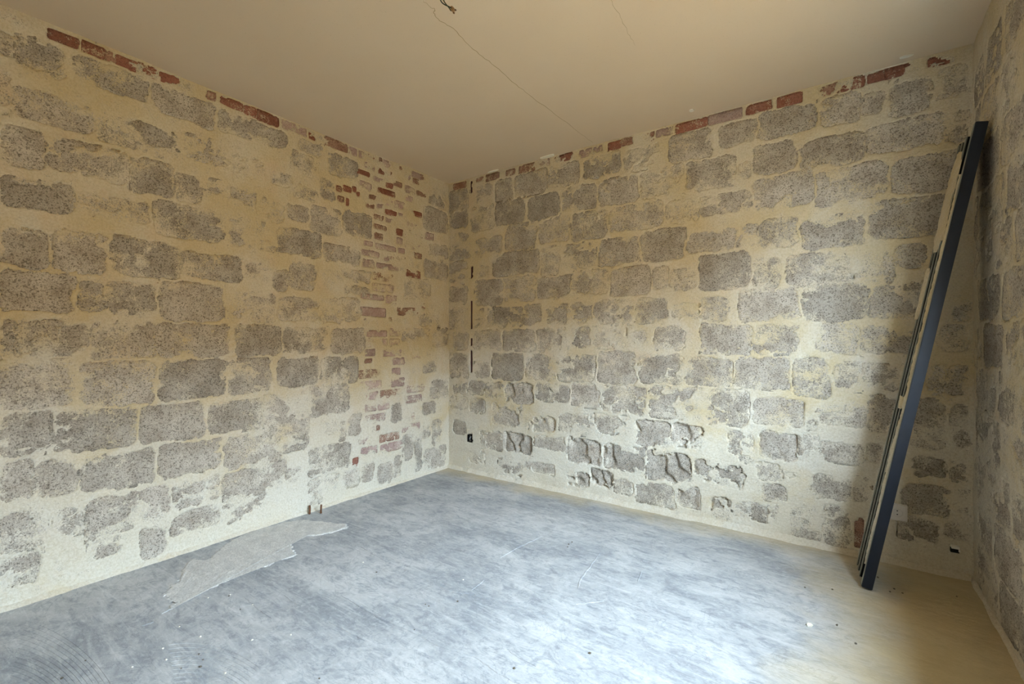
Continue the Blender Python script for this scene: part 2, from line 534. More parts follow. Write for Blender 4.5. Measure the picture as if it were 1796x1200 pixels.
# brick course under the ceiling: spans along photo x
TOP_LEFT = [(22,44,'m'),(36,80,'r'),(85,138,'r'),(144,184,'r'),(186,202,'b'),(204,276,'r'),(281,337,'r'),(362,378,'b'),(387,427,'r'),(430,450,'r'),(452,489,'r'),
            (495,538,'m'),(542,552,'r'),(554,567,'m'),(570,610,'b'),(612,627,'m'),(630,653,'m'),(655,670,'b'),(672,687,'m'),(700,712,'b'),(722,740,'m'),(2,18,'m')]
TOP_BACK = [(795,817,'b'),(835,847,'b'),(852,875,'b'),(887,903,'b'),(910,937,'b'),(945,963,'m'),(973,1003,'r'),(1015,1055,'m'),(1067,1088,'r'),(1088,1110,'b'),
            (1128,1147,'b'),(1150,1180,'m'),(1185,1240,'r'),(1242,1302,'m'),(1309,1353,'r'),(1363,1407,'r'),(1440,1472,'b'),(1473,1517,'r'),(1521,1553,'r'),(1553,1595,'r'),(1629,1676,'r')]


def collect(table, conv, lo, hi):
    out = []
    for (ox, oy), rows in table:
        for r in rows:
            a = conv(ox + r[0] / 3, oy + r[1] / 3)
            b = conv(ox + r[2] / 3, oy + r[3] / 3)
            u0, u1 = min(a[0], b[0]), max(a[0], b[0])
            z0, z1 = min(a[1], b[1]), max(a[1], b[1])
            u0, u1 = max(u0, lo), min(u1, hi)
            z0, z1 = max(z0, 0.02), min(z1, H - 0.085)
            if u1 - u0 < 0.03 or z1 - z0 < 0.03:
                continue
            out.append([u0, u1, z0, z1, r[4], len(r) > 5, 's'])
    return dedupe(out)


def dedupe(bl):
    keep = []
    for b in bl:
        ok = True
        for k in keep:
            w = min(b[1], k[1]) - max(b[0], k[0])
            h = min(b[3], k[3]) - max(b[2], k[2])
            if w > 0 and h > 0:
                area = min((b[1] - b[0]) * (b[3] - b[2]), (k[1] - k[0]) * (k[3] - k[2]))
                if w * h > 0.30 * area:
                    ok = False
                    break
        if ok:
            keep.append(b)
    return keep


def generated(u0, u1, seed, z_top=H - 0.08):
    r = random.Random(seed)
    out = []
    z = 0.03
    while z + 0.15 < z_top:
        h = r.uniform(0.175, 0.205)
        u = u0 - r.uniform(0, 0.3)
        while u < u1:
            l = r.uniform(0.26, 0.44)
            a, b = max(u, u0), min(u + l, u1)
            if b - a > 0.08:
                out.append([a, b, z, z + h, r.uniform(0.4, 0.85), False, 's'])
            u += l + r.uniform(0.02, 0.04)
        z += h + r.uniform(0.012, 0.028)
    return out


def gap_ok(r, bl, skip, gap):
    for k in bl:
        if k is skip:
            continue
        if min(r[1], k[1]) - max(r[0], k[0]) > -gap and min(r[3], k[3]) - max(r[2], k[2]) > -gap:
            return False
    return True


def grow(bl, lim, lo, hi, zmax):
    """let every face reach out to a joint's width from its neighbours"""
    for it in range(int(lim / 0.004)):
        for b in bl:
            if b[6] != 's':
                continue
            for i, sg in ((0, -1), (1, 1), (2, -1), (3, 1)):
                c = list(b)
                c[i] += sg * 0.004
                if c[0] < lo or c[1] > hi or c[2] < 0.02 or c[3] > zmax:
                    continue
                near = [k for k in bl if k[0] < b[1] + .1 and k[1] > b[0] - .1 and k[2] < b[3] + .1 and k[3] > b[2] - .1]
                if gap_ok(c, near, b, 0.020):
                    b[i] = c[i]
    return bl


def fill(bl, lo, hi, z_lo, z_hi, sizes, cov, kinds, seed, gap=0.018):
    """plastered-over pieces wherever the reading left a blank"""
    r = random.Random(seed)
    for w, h in sizes:
        z = z_lo
        while z + h < z_hi:
            u = lo + r.uniform(0, .05)
            while u + w < hi:
                c = [u, u + w, z, z + h, r.uniform(*cov), False, r.choice(kinds)]
                near = [k for k in bl if k[0] < u + w + .1 and k[1] > u - .1 and k[2] < z + h + .1 and k[3] > z - .1]
                if gap_ok(c, near, None, gap):
                    bl.append(c)
                    u += w
                u += 0.02
            z += 0.022
    return bl


def brick_rects(table, org, scale, conv):
    out = []
    for x0, y0, x1, y1, c in table:
        a = conv(org[0] + x0 / scale, org[1] + y0 / scale)
        b = conv(org[0] + x1 / scale, org[1] + y1 / scale)
        u0, u1 = min(a[0], b[0]), max(a[0], b[0])
        z0, z1 = min(a[1], b[1]), max(a[1], b[1])
        if z1 - z0 > 0.075:                      # corners of a slanted run read too tall
            zc = (z0 + z1) / 2
            z0, z1 = zc - 0.034, zc + 0.034
        if z1 - z0 < 0.03:
            zc = (z0 + z1) / 2
            z0, z1 = zc - 0.02, zc + 0.02
        out.append([u0, u1, z0, z1, 0.85 if c == 'r' else 0.68, False, c])
    return out


def top_rects(table, conv, seed):
    r = random.Random(seed)
    out = []
    for x0, x1, c in table:
        a, b = conv(x0, 200)[0], conv(x1, 200)[0]
        out.append([min(a, b), max(a, b), H - 0.068 + r.uniform(-.008, .008), H - 0.010 - r.uniform(0, .006), 0.88 if c == 'r' else 0.7, False, c])
    return out


# ------------------------------------------------------------------ walls
def base_height(u, z, k):
    return 0.010 * (fbm(u * 2.2, z * 2.2, k, 3) - 0.5) + 0.009 * (fbm(u * 11, z * 13, k + 2, 4, 0.6) - 0.5)


def gouge(u, z, k):
    """faces hacked into slanting steps: each falls back along u, then jumps out again"""
    wob = 0.5 * (fbm(u * 7, z * 5, k + 3, 3) - 0.5)
    ph = u * 8.5 + z * 3.6 + wob * 4.5
    saw = ph - np.floor(ph)
    saw = np.where(saw < 0.86, saw / 0.86, (1 - saw) / 0.14)
    return -0.030 * saw * sstep(0.38, 0.62, fbm(u * 6 + 3, z * 6, k + 5, 3))


def stone_height(u, z, k, g):
    h = base_height(u, z, k) * 0.6 - 0.003 + 0.012 * (fbm(u * 16, z * 18, k + 4, 3, 0.6) - 0.5)
    return h + gouge(u, z, k) if g else h


def build_wall(name, blocks, origin, U, N, ulo, uhi, k, step=0.008, holes=(), slots=()):
    """a plaster skin carved open over every stone, and the stones themselves behind it"""
    U, N, origin = np.array(U, float), np.array(N, float), np.array(origin, float)
    us = np.linspace(ulo, uhi, int((uhi - ulo) / step) + 1)
    zs = np.linspace(-0.03, H + 0.02, int((H + 0.05) / step) + 1)
    u, z = np.meshgrid(us, zs, indexing='ij')
    hb = base_height(u, z, k)
    wu = u + 0.075 * (fbm(u * 8, z * 8, k + 1, 6, 0.72) - 0.5)
    wz = z + 0.062 * (fbm(u * 8 + 5, z * 8 + 8, k + 3, 6, 0.72) - 0.5)
    patch = fbm(u * 7.0, z * 10.0, k + 6, 5, 0.68)
    srt = np.sort(patch[::7, ::7].ravel())
    patch = np.searchsorted(srt, patch) / len(srt)        # even spread 0..1
    expo = np.full(u.shape, 0.19) + 0.16 * (fbm(u * 3, z * 3, k + 2, 3) - 0.5)
    carve = np.zeros(u.shape)
    for b in blocks:
        i0, i1 = np.searchsorted(us, [b[0] - 0.05, b[1] + 0.05])
        j0, j1 = np.searchsorted(zs, [b[2] - 0.05, b[3] + 0.05])
        s = (slice(i0, i1), slice(j0, j1))
        bu, bz = wu[s], wz[s]
        small = b[6] != 's'
        rad = 0.010 if small else min(0.035, 0.3 * min(b[1] - b[0], b[3] - b[2]))
        cu, cz = (b[0] + b[1]) / 2, (b[2] + b[3]) / 2
        if small:
            bu, bz = (bu + 2 * u[s]) / 3, (bz + 2 * z[s]) / 3
        qu = np.abs(bu - cu) - (b[1] - b[0]) / 2 + rad
        qz = np.abs(bz - cz) - (b[3] - b[2]) / 2 + rad
        d = rad - np.hypot(np.maximum(qu, 0), np.maximum(qz, 0)) - np.minimum(np.maximum(qu, qz), 0)
        ins = sstep(-0.003, 0.009, d)
        cov = b[4] * 1.0 + 0.05
        edge = sstep(0.0, 0.06, d) * 0.18                 # plaster clings to the rims
        bare = sstep(-0.05, 0.05, cov - patch[s] + edge - 0.10) if b[4] < 0.99 else 1.0
        depth = 0.075 if b[5] else 0.035
        carve[s] = np.maximum(carve[s], ins * bare * depth)
        expo[s] = np.maximum(expo[s], sstep(-0.03, 0.015, d) * (0.18 + 0.30 * b[4]))
    for (a0, a1, c0, c1) in slots:                        # open slots cut by hand
        m = (np.abs(wu * .4 + u * .6 - (a0 + a1) / 2) < (a1 - a0) / 2) & (wz > c0) & (wz < c1)
        carve[m] = np.maximum(carve[m], 0.04)
    hb = hb - carve
    P = origin + u[..., None] * U + z[..., None] * np.array([0, 0, 1.0]) + hb[..., None] * N
    fc = grid_faces(len(us), len(zs))
    if holes:
        ci = ((us[:-1] + us[1:]) / 2)[:, None]
        cj = ((zs[:-1] + zs[1:]) / 2)[None, :]
        cut = np.zeros((len(us) - 1, len(zs) - 1), bool)
        for (a0, a1, c0, c1) in holes:
            cut |= (ci > a0) & (ci < a1) & (cj > c0) & (cj < c1)
        fc = fc[~cut.ravel()]
    if np.dot(np.cross(U, [0, 0, 1.0]), N) < 0:
        fc = fc[:, ::-1]
    me = mesh_np(name, P.reshape(-1, 3), fc, True, expo)
    wall = link(name, me, M_WALL)
    wall['kind'] = 'structure'
    flip = np.dot(np.cross(U, [0, 0, 1.0]), N) < 0
    for b in blocks:
        small = b[6] != 's'
        m = 0.004 if small else 0.012
        u0, u1, z0, z1 = b[0] - m, b[1] + m, b[2] - m, min(b[3] + m, H)
        res = 0.010 if b[5] else (0.016 if small else 0.024)
        nu, nv = max(4, int((u1 - u0) / res) + 1), max(4, int((z1 - z0) / res) + 1)
        au = np.concatenate([[u0 - .002], np.linspace(u0, u1, nu), [u1 + .002]])
        az = np.concatenate([[z0 - .002], np.linspace(z0, z1, nv), [z1 + .002]])
        nu, nv = nu + 2, nv + 2
        gu, gz = np.meshgrid(au, az, indexing='ij')
        h = stone_height(gu, gz, k, b[5])
        h[0, :] = h[-1, :] = -0.09                        # sides run back into the wall
        h[:, 0] = h[:, -1] = -0.09
        rim = np.minimum(np.minimum(gu - b[0], b[1] - gu), np.minimum(gz - b[2], b[3] - gz))
        e = 0.38 + 0.48 * b[4] + 0.9 * (fbm(gu * 7, gz * 10, k + 1, 3) - 0.5) - 0.16 * (1 - sstep(0.0, 0.03, rim))
        if small:
            e = 0.42 + 0.40 * b[4] + 0.6 * (fbm(gu * 14, gz * 20, k + 1, 3) - 0.5)
        cu, cz = (u0 + u1) / 2, (z0 + z1) / 2
        ctr = origin + cu * U + np.array([0, 0, cz])
        P = (gu - cu)[..., None] * U + (gz - cz)[..., None] * np.array([0, 0, 1.0]) + h[..., None] * N
        f = grid_faces(nu, nv)
        if flip:
            f = f[:, ::-1]
        nm = 'brick' if small else 'stone_block'
        me = mesh_np(nm, P.reshape(-1, 3), f, True, e)
        o = link(nm, me, {'s': M_STONE, 'r': M_RED, 'm': M_MAUVE, 'b': M_BROWN}[b[6]], wall)
        o.location = ctr
    return wall


# back wall (y = 0), with the slots of a cable chase and recesses for two boxes
ch_u = on_back(826, 480)[0]
slots = []
for y0, y1 in ((316, 337), (468, 487), (527, 577), (592, 607), (615, 653)):
    slots.append((ch_u - 0.012, ch_u + 0.012, on_back(826, y1)[1], on_back(826, y0)[1]))
jb = on_back(824, 769)
slots.append((jb[0] - 0.026, jb[0] + 0.026, jb[1] - 0.034, jb[1] + 0.034))
foot = [on_back(1499, 908), on_back(1514, 962)]
foot_brick = [[foot[0][0], foot[1][0], foot[1][1], foot[0][1], 0.7, False, 'b']]
back_blocks = dedupe(top_rects(TOP_BACK, on_back, 1) + foot_brick + collect(BACK, on_back, 0.0, W - 0.01))
obst = [[a - .012, b + .012, c, d, 0, False, 'x'] for a, b, c, d in slots]
back_blocks = [b for b in back_blocks if gap_ok(b, obst, None, 0.0)] + obst
back_blocks = grow(back_blocks, 0.02, 0.0, W - 0.01, H - 0.08)
fill(back_blocks, 0.25, W - 0.02, 0.10, H - 0.09, [(0.34, 0.17), (0.24, 0.16), (0.17, 0.14), (0.15, 0.10)], (0.25, 0.5), 's', 3)
grow(back_blocks, 0.02, 0.0, W - 0.01, H - 0.08)
back_blocks = [b for b in back_blocks if b[6] != 'x']
wall_back = build_wall('wall_back', back_blocks, (0, 0, 0), (1, 0, 0), (0, -1, 0), -0.08, W + 0.08, 0, slots=slots)

# left wall (x = 0)
lb = top_rects(TOP_LEFT, on_left, 2) + brick_rects(BRICKS, (560, 260), 4.614, on_left) + brick_rects(BRICKS2, (400, 500), 3, on_left)
lb += collect(LEFT, on_left, -D, -0.01)
umin = min(b[0] for b in lb)
lb = dedupe(lb + generated(-3.2, umin - 0.02, 7))
grow(lb, 0.02, -D, -0.01, H - 0.08)
bz = on_left(622, 500)[0]
fill(lb, umin, bz, 0.25, H - 0.09, [(0.34, 0.17), (0.24, 0.16), (0.17, 0.14), (0.14, 0.10)], (0.25, 0.5), 's', 4)
fill(lb, bz, -0.12, 0.30, H - 0.09, [(0.20, 0.06), (0.11, 0.06)], (0.2, 0.45), 'mmmb', 6, 0.014)
grow(lb, 0.02, -D, -0.01, H - 0.08)
wall_left = build_wall('wall_left', lb, (0, 0, 0), (0, 1, 0), (1, 0, 0), -D - 0.05, 0.08, 3)

# right wall (x = W) with the window opening
rb = generated(-1.06, -0.02, 21)
wall_right = build_wall('wall_right', rb, (W, 0, 0), (0, 1, 0), (-1, 0, 0), -D - 0.05, 0.08, 5, 0.009,
                        holes=[WIN])

# rear wall (behind the camera)
wall_rear = build_wall('wall_rear', [], (0, -D, 0), (1, 0, 0), (0, 1, 0), -0.08, W + 0.08, 6, 0.03)

# ------------------------------------------------------------------ floor, ceiling
n = 220
gx, gy = np.meshgrid(np.linspace(-0.4, W + 0.4, n), np.linspace(-D - 0.4, 0.4, n), indexing='ij')
gz = 0.006 * (fbm(gx * 2.5, gy * 2.5, 1, 4) - 0.5) - 0.002
floor = link('floor', mesh_np('floor', np.stack([gx, gy, gz], -1).reshape(-1, 3), grid_faces(n, n)), M_FLOOR)
floor['kind'] = 'structure'
n = 160
gx, gy = np.meshgrid(np.linspace(-0.4, W + 0.4, n), np.linspace(-D - 0.4, 0.4, n), indexing='ij')
gz = H + 0.020 * (fbm(gx * 0.4, gy * 2.4, 2, 2) - 0.5)
ceiling = link('ceiling', mesh_np('ceiling', np.stack([gx, gy, gz], -1).reshape(-1, 3), grid_faces(n, n)[:, ::-1]), M_CEIL)
ceiling['kind'] = 'structure'


def ceil_z(x, y):
    return float(H + 0.020 * (fbm(np.array([x * 0.4]), np.array([y * 2.4]), 2, 2)[0] - 0.5))


# window in the right wall: reveal, frame and sill, standing open
y0, y1, z0, z1 = WIN
bm = bmesh.new()
t = 0.03
add_box(bm, W - 0.004, W + 0.32, y0 - t, y0, z0 - t, z1 + t)
add_box(bm, W - 0.004, W + 0.32, y1, y1 + t, z0 - t, z1 + t)
add_box(bm, W - 0.004, W + 0.32, y0, y1, z1, z1 + t)
window = bm_obj('window_1', bm, M_CREAM, kind='structure')
bm = bmesh.new()
add_box(bm, W - 0.03, W + 0.34, y0, y1, z0 - 0.04, z0)
bm_obj('window_sill', bm, M_PATCH, window)
bm = bmesh.new()
for a in ((y0, y0 + .05, z0, z1), (y1 - .05, y1, z0, z1)):
    add_box(bm, W + 0.22, W + 0.28, *a)
for a in ((y0 + .05, y1 - .05, z0, z0 + .05), (y0 + .05, y1 - .05, z1 - .05, z1)):
    add_box(bm, W + 0.22, W + 0.28, *a)
bm_obj('window_frame', bm, M_WHITE, window)

# ground outside the window
bm = bmesh.new()
vv = [bm.verts.new(p) for p in ((W + 0.3, -22, -0.35), (W + 30, -22, -0.35), (W + 30, 18, -0.35), (W + 0.3, 18, -0.35))]
bm.faces.new(vv)
g = bm_obj('ground_outside', bm, M_GROUND, kind='structure')

# unseen long low building, added to cut low sky light and bounce warmth in
bm = bmesh.new()
add_box(bm, W + 15, W + 21, -26, 20, -0.35, 5.1)
fac = bm_obj('light_blocker_facade', bm, M_FACADE, kind='structure')
bm = bmesh.new()
for sx in ((W + 14.6, W + 18), (W + 18, W + 21.4)):
    za, zb = (5.0, 5.8) if sx[0] < W + 17 else (5.8, 5.0)
    add_hexa(bm, [(sx[0], -26.3, za), (sx[1], -26.3, zb), (sx[1], 20.3, zb), (sx[0], 20.3, za),
                  (sx[0], -26.3, za + .15), (sx[1], -26.3, zb + .15), (sx[1], 20.3, zb + .15), (sx[0], 20.3, za + .15)])
bm_obj('light_blocker_roof', bm, M_RED, fac)

# mortar crumbs banked along the foot of the walls
def skirt(parent, origin, U, N, lo, hi, k, size):
    U, N, origin = (np.array(a, float) for a in (U, N, origin))
    us = np.arange(lo, hi, 0.012)
    prof = [(0.030, -0.012), (0.55, 0.0), (1.0, 0.0)]
    rows = []
    a = size * (0.35 + 1.0 * fbm(us * 9, us * 0 + 3, k, 5, 0.75))
    hgt = size * (0.2 + 1.1 * fbm(us * 12, us * 0 + 9, k + 1, 5, 0.75))
    for f, q in ((-0.6, 1.1), (0.12, 0.9), (0.45, 0.42), (0.8, 0.14), (1.0, -0.12)):
        P = origin + us[:, None] * U + (a * f)[:, None] * N + (hgt * q)[:, None] * np.array([0, 0, 1.0])
        rows.append(P)
    P = np.stack(rows, 1)
    o = link('mortar_bank', mesh_np('mortar_bank', P.reshape(-1, 3), grid_faces(len(us), len(rows))), M_CREAM, parent)
    return o


skirt(wall_back, (0, 0, 0), (1, 0, 0), (0, -1, 0), 0, W, 1, 0.038)
skirt(wall_left, (0, 0, 0), (0, 1, 0), (1, 0, 0), -D, 0, 2, 0.022)
skirt(wall_right, (W, 0, 0), (0, 1, 0), (-1, 0, 0), -D, 0, 4, 0.016)

# ------------------------------------------------------------------ ceiling details
def strip(name, pts, width, mat, parent, zf, thick=0.0012, up=1, taper=True, kind=None):
    """thin irregular strip following pts (x, y), proud of the surface zf by thick"""
    bm = bmesh.new()
    prev = None
    m = len(pts)
    for i, p in enumerate(pts):
        a, b = pts[max(i - 1, 0)], pts[min(i + 1, m - 1)]
        d = Vector((b[0] - a[0], b[1] - a[1]))
        d.normalize()
        nrm = Vector((-d.y, d.x))
        w = width * rnd.uniform(0.6, 1.3) * (min(1, 4 * min(i, m - 1 - i) / m + 0.15) if taper else 1)
        z = zf(p[0], p[1])
        row = [bm.verts.new((p[0] + nrm.x * w * q, p[1] + nrm.y * w * q, z + up * h))
               for q, h in ((-1, -0.001), (-0.35, thick), (0.35, thick), (1, -0.001))]
        if prev:
            for k in range(3):
                bm.faces.new((prev[k], row[k], row[k + 1], prev[k + 1]))
        prev = row
    return bm_obj(name, bm, mat, parent, kind=kind)


def ceil_pts(px):
    out = []
    for p in spline([on_floor(x, y, H) for x, y in px], 6):
        out.append((p[0] + rnd.uniform(-.004, .004), p[1] + rnd.uniform(-.004, .004)))
    return out


strip('ceiling_crack', ceil_pts([(735, -6), (752, 10), (763, 17), (760, 22), (772, 36), (800, 55), (835, 90), (868, 115), (905, 148), (940, 175), (980, 205), (1015, 232), (1040, 250)]),
      0.0022, M_CRACK, ceiling, ceil_z, 0.0008, -1)
strip('ceiling_crack', ceil_pts([(1066, -8), (1085, 25), (1100, 55), (1114, 80)]), 0.0011, M_CRACK, ceiling, ceil_z, 0.0006, -1)
for px, py, w, h in ((962, 274, .085, .03), (868, 300, .07, .014), (1213, 193, .018, .018), (1590, 98, .03, .012)):
    x, y = on_floor(px, py, H)
    y = min(y, -0.02)
    bm = bmesh.new()
    z = ceil_z(x, y)
    ring = [(x + w * math.cos(q) * rnd.uniform(.6, 1), y + h * math.sin(q) * rnd.uniform(.6, 1)) for q in [k * math.pi / 5 for k in range(10)]]
    lo = [bm.verts.new((a, b, z - 0.006)) for a, b in ring]
    hi = [bm.verts.new((x + (a - x) * 1.1, y + (b - y) * 1.1, z + 0.004)) for a, b in ring]
    bm.faces.new(lo)
    for k in range(10):
        bm.faces.new((lo[k], lo[(k + 1) % 10], hi[(k + 1) % 10], hi[k]))
    bm_obj('paint_flake', bm, M_CHIP, ceiling)

# two sleeved wires hanging from the ceiling rose, with a screw connector
root = bpy.data.objects.new('hanging_wires', None)
COL.objects.link(root)
ox, oy = on_floor(772, -36, H)
root.location = (ox, oy, H)
tag(root, 'pair of dark green wires with small connector hanging from the ceiling', 'wires')


def at_depth(px, py, t):
    return CAM + ray(px, py) * t - np.array([ox, oy, H])


dz = 1.90
for pts in ([(0, 0, 0.006), at_depth(771, -12, dz), at_depth(773, 1, dz), at_depth(778, 7, dz - .01), at_depth(785, 10.5, dz - .015), at_depth(792, 14, dz - .01)],
            [(0.012, 0.004, 0.006), at_depth(776, -14, dz - .02), at_depth(778, 0, dz - .02), at_depth(782, 7, dz - .02), at_depth(787, 13, dz), at_depth(791, 19, dz)]):
    bm = bmesh.new()
    add_tube(bm, spline(pts, 6), 0.0022, 8)
    bm_obj('wire', bm, M_GREEN, root, True)
bm = bmesh.new()
add_tube(bm, [at_depth(791, 13, dz), at_depth(794, 16.5, dz), at_depth(796, 19, dz)], [0.007, 0.0085, 0.0075], 10)
con = bm_obj('connector', bm, M_AMBER, root)
for q in ((798, 17), (795, 22)):
    bm = bmesh.new()
    c = at_depth(q[0], q[1], dz - 0.004)
    add_tube(bm, [c, c + at_depth(q[0] + 2, q[1] + 1.4, dz) - at_depth(q[0], q[1], dz)], 0.0032, 8)
    bm_obj('copper_end', bm, M_COPPER, con)

# ------------------------------------------------------------------ fittings in the walls
bm = bmesh.new()
add_tube(bm, [(ch_u + 0.002 * math.sin(i), 0.020, 0.72 + i * (H - 0.72) / 24) for i in range(25)], 0.013, 10)
cond = bm_obj('cable_conduit', bm, M_MAROON, None, True)
tag(cond, 'dark maroon cable conduit showing through slots beside the room corner', 'conduit')

root = bpy.data.objects.new('junction_box', None)
COL.objects.link(root)
root.location = (jb[0], 0, jb[1])
tag(root, 'small open black junction box set low in back wall near corner', 'junction box')
bm = bmesh.new()
a, b, d = 0.024, 0.032, 0.036
add_box(bm, -a, a, d - .003, d, -b, b)
for s in (-1, 1):
    add_box(bm, min(s * a, s * (a - .003)), max(s * a, s * (a - .003)), -0.005, d, -b, b)
    add_box(bm, -a, a, -0.005, d, min(s * b, s * (b - .003)), max(s * b, s * (b - .003)))
bm_obj('box', bm, M_BLACK, root)
for pts in ([(-.016, .030, -.018), (-.006, .004, -.006), (.006, -.006, .008), (.014, .002, .018)], [(.014, .030, .012), (.004, .006, .002), (-.004, .0, -.012)]):
    bm = bmesh.new()
    add_tube(bm, spline(pts, 5), 0.0026, 6)
    bm_obj('wire', bm, M_GREY, root, True)

# wall socket
su, sz = on_back(1573, 897)
root = bpy.data.objects.new('wall_socket', None)
COL.objects.link(root)
root.location = (su, -0.010, sz)
tag(root, 'square grey-beige wall socket half hidden behind the leaning metal plank', 'socket')
bm = bmesh.new()
add_box(bm, -.042, .042, -.0125, .012, -.042, .042)
bmesh.ops.bevel(bm, geom=bm.edges[:], offset=.003, segments=2, affect='EDGES')
bm_obj('cover_plate', bm, M_SOCK, root)
bm = bmesh.new()
N_ = 28
R = [(.0235, -.0125), (.0225, -.0165), (.0200, -.0165), (.0190, -.006), (0.0, -.006)]
rings = []
for r, y in R[:-1]:
    rings.append([bm.verts.new((r * math.cos(2 * math.pi * k / N_), y, r * math.sin(2 * math.pi * k / N_))) for k in range(N_)])
for p, q in zip(rings, rings[1:]):
    for k in range(N_):
        bm.faces.new((p[k], p[(k + 1) % N_], q[(k + 1) % N_], q[k]))
ins = bm_obj('socket_ring', bm, M_SOCK, root, True)
bm = bmesh.new()
bmesh.ops.create_circle(bm, cap_ends=True, radius=.0195, segments=24)
for v in bm.verts:
    v.co = Vector((v.co.x, -.0135, v.co.y))
bm_obj('socket_well', bm, M_SOCK, root)
for s in (-1, 1):
    bm = bmesh.new()
    add_tube(bm, [(0, -.0132, s * .0095), (0, -.0142, s * .0095)], .0030, 10)
    bm_obj('pin_hole', bm, M_BLACK, root)

# small white cable outlet near the right corner
cu_, cz_ = on_back(1674, 961)
root = bpy.data.objects.new('cable_outlet', None)
COL.objects.link(root)
root.location = (cu_, 0, cz_)
tag(root, 'tiny white and black cable outlet low on back wall in right corner', 'cable outlet')
bm = bmesh.new()
add_box(bm, -.017, .015, -.020, .02, -.018, .002)
bm_obj('black_box', bm, M_BLACK, root)
bm = bmesh.new()
add_box(bm, -.014, .016, -.024, .01, .002, .014)
add_box(bm, .012, .018, -.024, .01, -.010, .002)
bm_obj('white_clip', bm, M_WHITE, root)

# copper pipe stubs at the foot of the left wall
for i, (px, py, lab) in enumerate(((542, 901, 'short bent copper pipe stub at left wall foot, farther from the corner'),
                                   (563, 900, 'short straight copper pipe stub at left wall foot, nearer the corner'))):
    x, y = on_floor(px, py)
    x = max(x, 0.035)
    bm = bmesh.new()
    top = [(0, 0, -0.01), (0.004, 0.0, 0.012), (-0.004, 0.006, 0.03), (-0.016, 0.012, 0.05)] if i == 0 else [(0, 0, -0.01), (0, 0, 0.02), (-0.006, 0.006, 0.055)]
    add_tube(bm, spline(top, 5), 0.0065, 12)
    o = bm_obj('pipe_stub', bm, M_COPPER, None, True)
    o.location = (x, y, 0)
    tag(o, lab, 'pipe')

# ------------------------------------------------------------------ ribbed metal plank leaning on the right wall
bot = Vector((3.112, -0.425, 0.004))
top = Vector((W - 0.014, -0.385, 2.125))
Lax = (top - bot).normalized()
Wax = Vector((-0.05, 1.0, 0.0))
Wax = (Wax - Lax * Wax.dot(Lax)).normalized()
Nax = Wax.cross(Lax).normalized()
if Nax.x > 0:
    Nax = -Nax
LEN = (top - bot).length
root = bpy.data.objects.new('metal_plank', None)
COL.objects.link(root)
root.location = bot
tag(root, 'long ribbed navy metal plank smeared with plaster leaning in the right corner', 'plank')
TH = 0.042


def pk(s, w, nn):
    """s along the plank, w across it, nn from its back (0) to its face (TH)"""
    return Lax * s + Wax * w + Nax * nn


def bar(name, s0, s1, w0, w1, n0, n1, mat, bev=0.002):
    bm = bmesh.new()
    add_hexa(bm, [pk(s0, w0, n0), pk(s0, w1, n0), pk(s0, w1, n1), pk(s0, w0, n1),
                  pk(s1, w0, n0), pk(s1, w1, n0), pk(s1, w1, n1), pk(s1, w0, n1)])
    bmesh.ops.recalc_face_normals(bm, faces=bm.faces)
    if bev:
        bmesh.ops.bevel(bm, geom=bm.edges[:], offset=bev, segments=2, affect='EDGES')
    return bm_obj(name, bm, mat, root)


bar('deck_plate', 0.002, LEN - .002, 0.004, 0.268, 0.006, 0.016, M_BLACK, 0)
bar('side_flange', 0, LEN, 0.0, 0.010, 0.0, TH, M_NAVY)
bar('side_flange', 0, LEN, 0.262, 0.272, 0.0, TH - 0.003, M_BLACK)
bar('rib_cap', 0, LEN - 0.01, 0.252, 0.274, TH - 0.004, TH, M_RIB, 0.001)
bar('edge_lip', 0, LEN, 0.0095, 0.040, TH - 0.006, TH, M_RIB, 0.0015)
for w in (0.118, 0.190):
    bar('rib', 0.0, LEN - 0.02, w, w + 0.022, 0.014, TH - 0.003, M_BLACK)
    bar('rib_cap', 0.0, LEN - 0.02, w - 0.001, w + 0.023, TH - 0.004, TH, M_RIB, 0.001)


def smear(s0, s1, w0, w1, nn, k, rag=0.02, edge='both'):
    """ragged crust of plaster across the ribs"""
    ss = np.arange(s0, s1, 0.015)
    nw = 6
    a = w0 + (rag * 2 * (fbm(ss * 9, ss * 0 + k, k, 4, 0.6) - 0.5) if edge == 'both' else 0)
    b = w1 + rag * 2.4 * (fbm(ss * 8 + 4, ss * 0 + k, k + 1, 4, 0.65) - 0.5)
    tip = np.minimum(1, 6 * np.minimum(ss - s0, s1 - ss) / (s1 - s0) + 0.25)
    mid = (a + b) / 2
    a, b = mid + (a - mid) * tip, mid + (b - mid) * tip
    V = []
    for i, s in enumerate(ss):
        for j in range(nw):
            w = a[i] + (b[i] - a[i]) * j / (nw - 1)
            bulge = 0.0 if j in (0, nw - 1) else 0.007 + 0.004 * rnd.random()
            V.append(pk(s, w, nn + bulge))
    V = np.array([tuple(v) for v in V])
    return link('plaster_smear', mesh_np('plaster_smear', V, grid_faces(len(ss), nw)), M_CREAM, root)


smear(0.10, 1.95, 0.028, 0.064, TH - 0.004, 1, 0.026)
smear(1.62, 2.09, 0.115, 0.275, TH - 0.002, 3, 0.03)
smear(1.30, 1.56, 0.215, 0.285, TH - 0.002, 5, 0.02)
smear(0.86, 0.93, 0.07, 0.19, TH - 0.004, 2, 0.01)
smear(1.66, 1.69, 0.06, 0.14, TH - 0.004, 6, 0.006)
smear(0.55, 0.72, 0.06, 0.10, TH - 0.006, 7, 0.012)

# ------------------------------------------------------------------ on the floor
def fz(x, y):
    return float(0.006 * (fbm(np.array([x * 2.5]), np.array([y * 2.5]), 1, 4)[0] - 0.5) - 0.002)


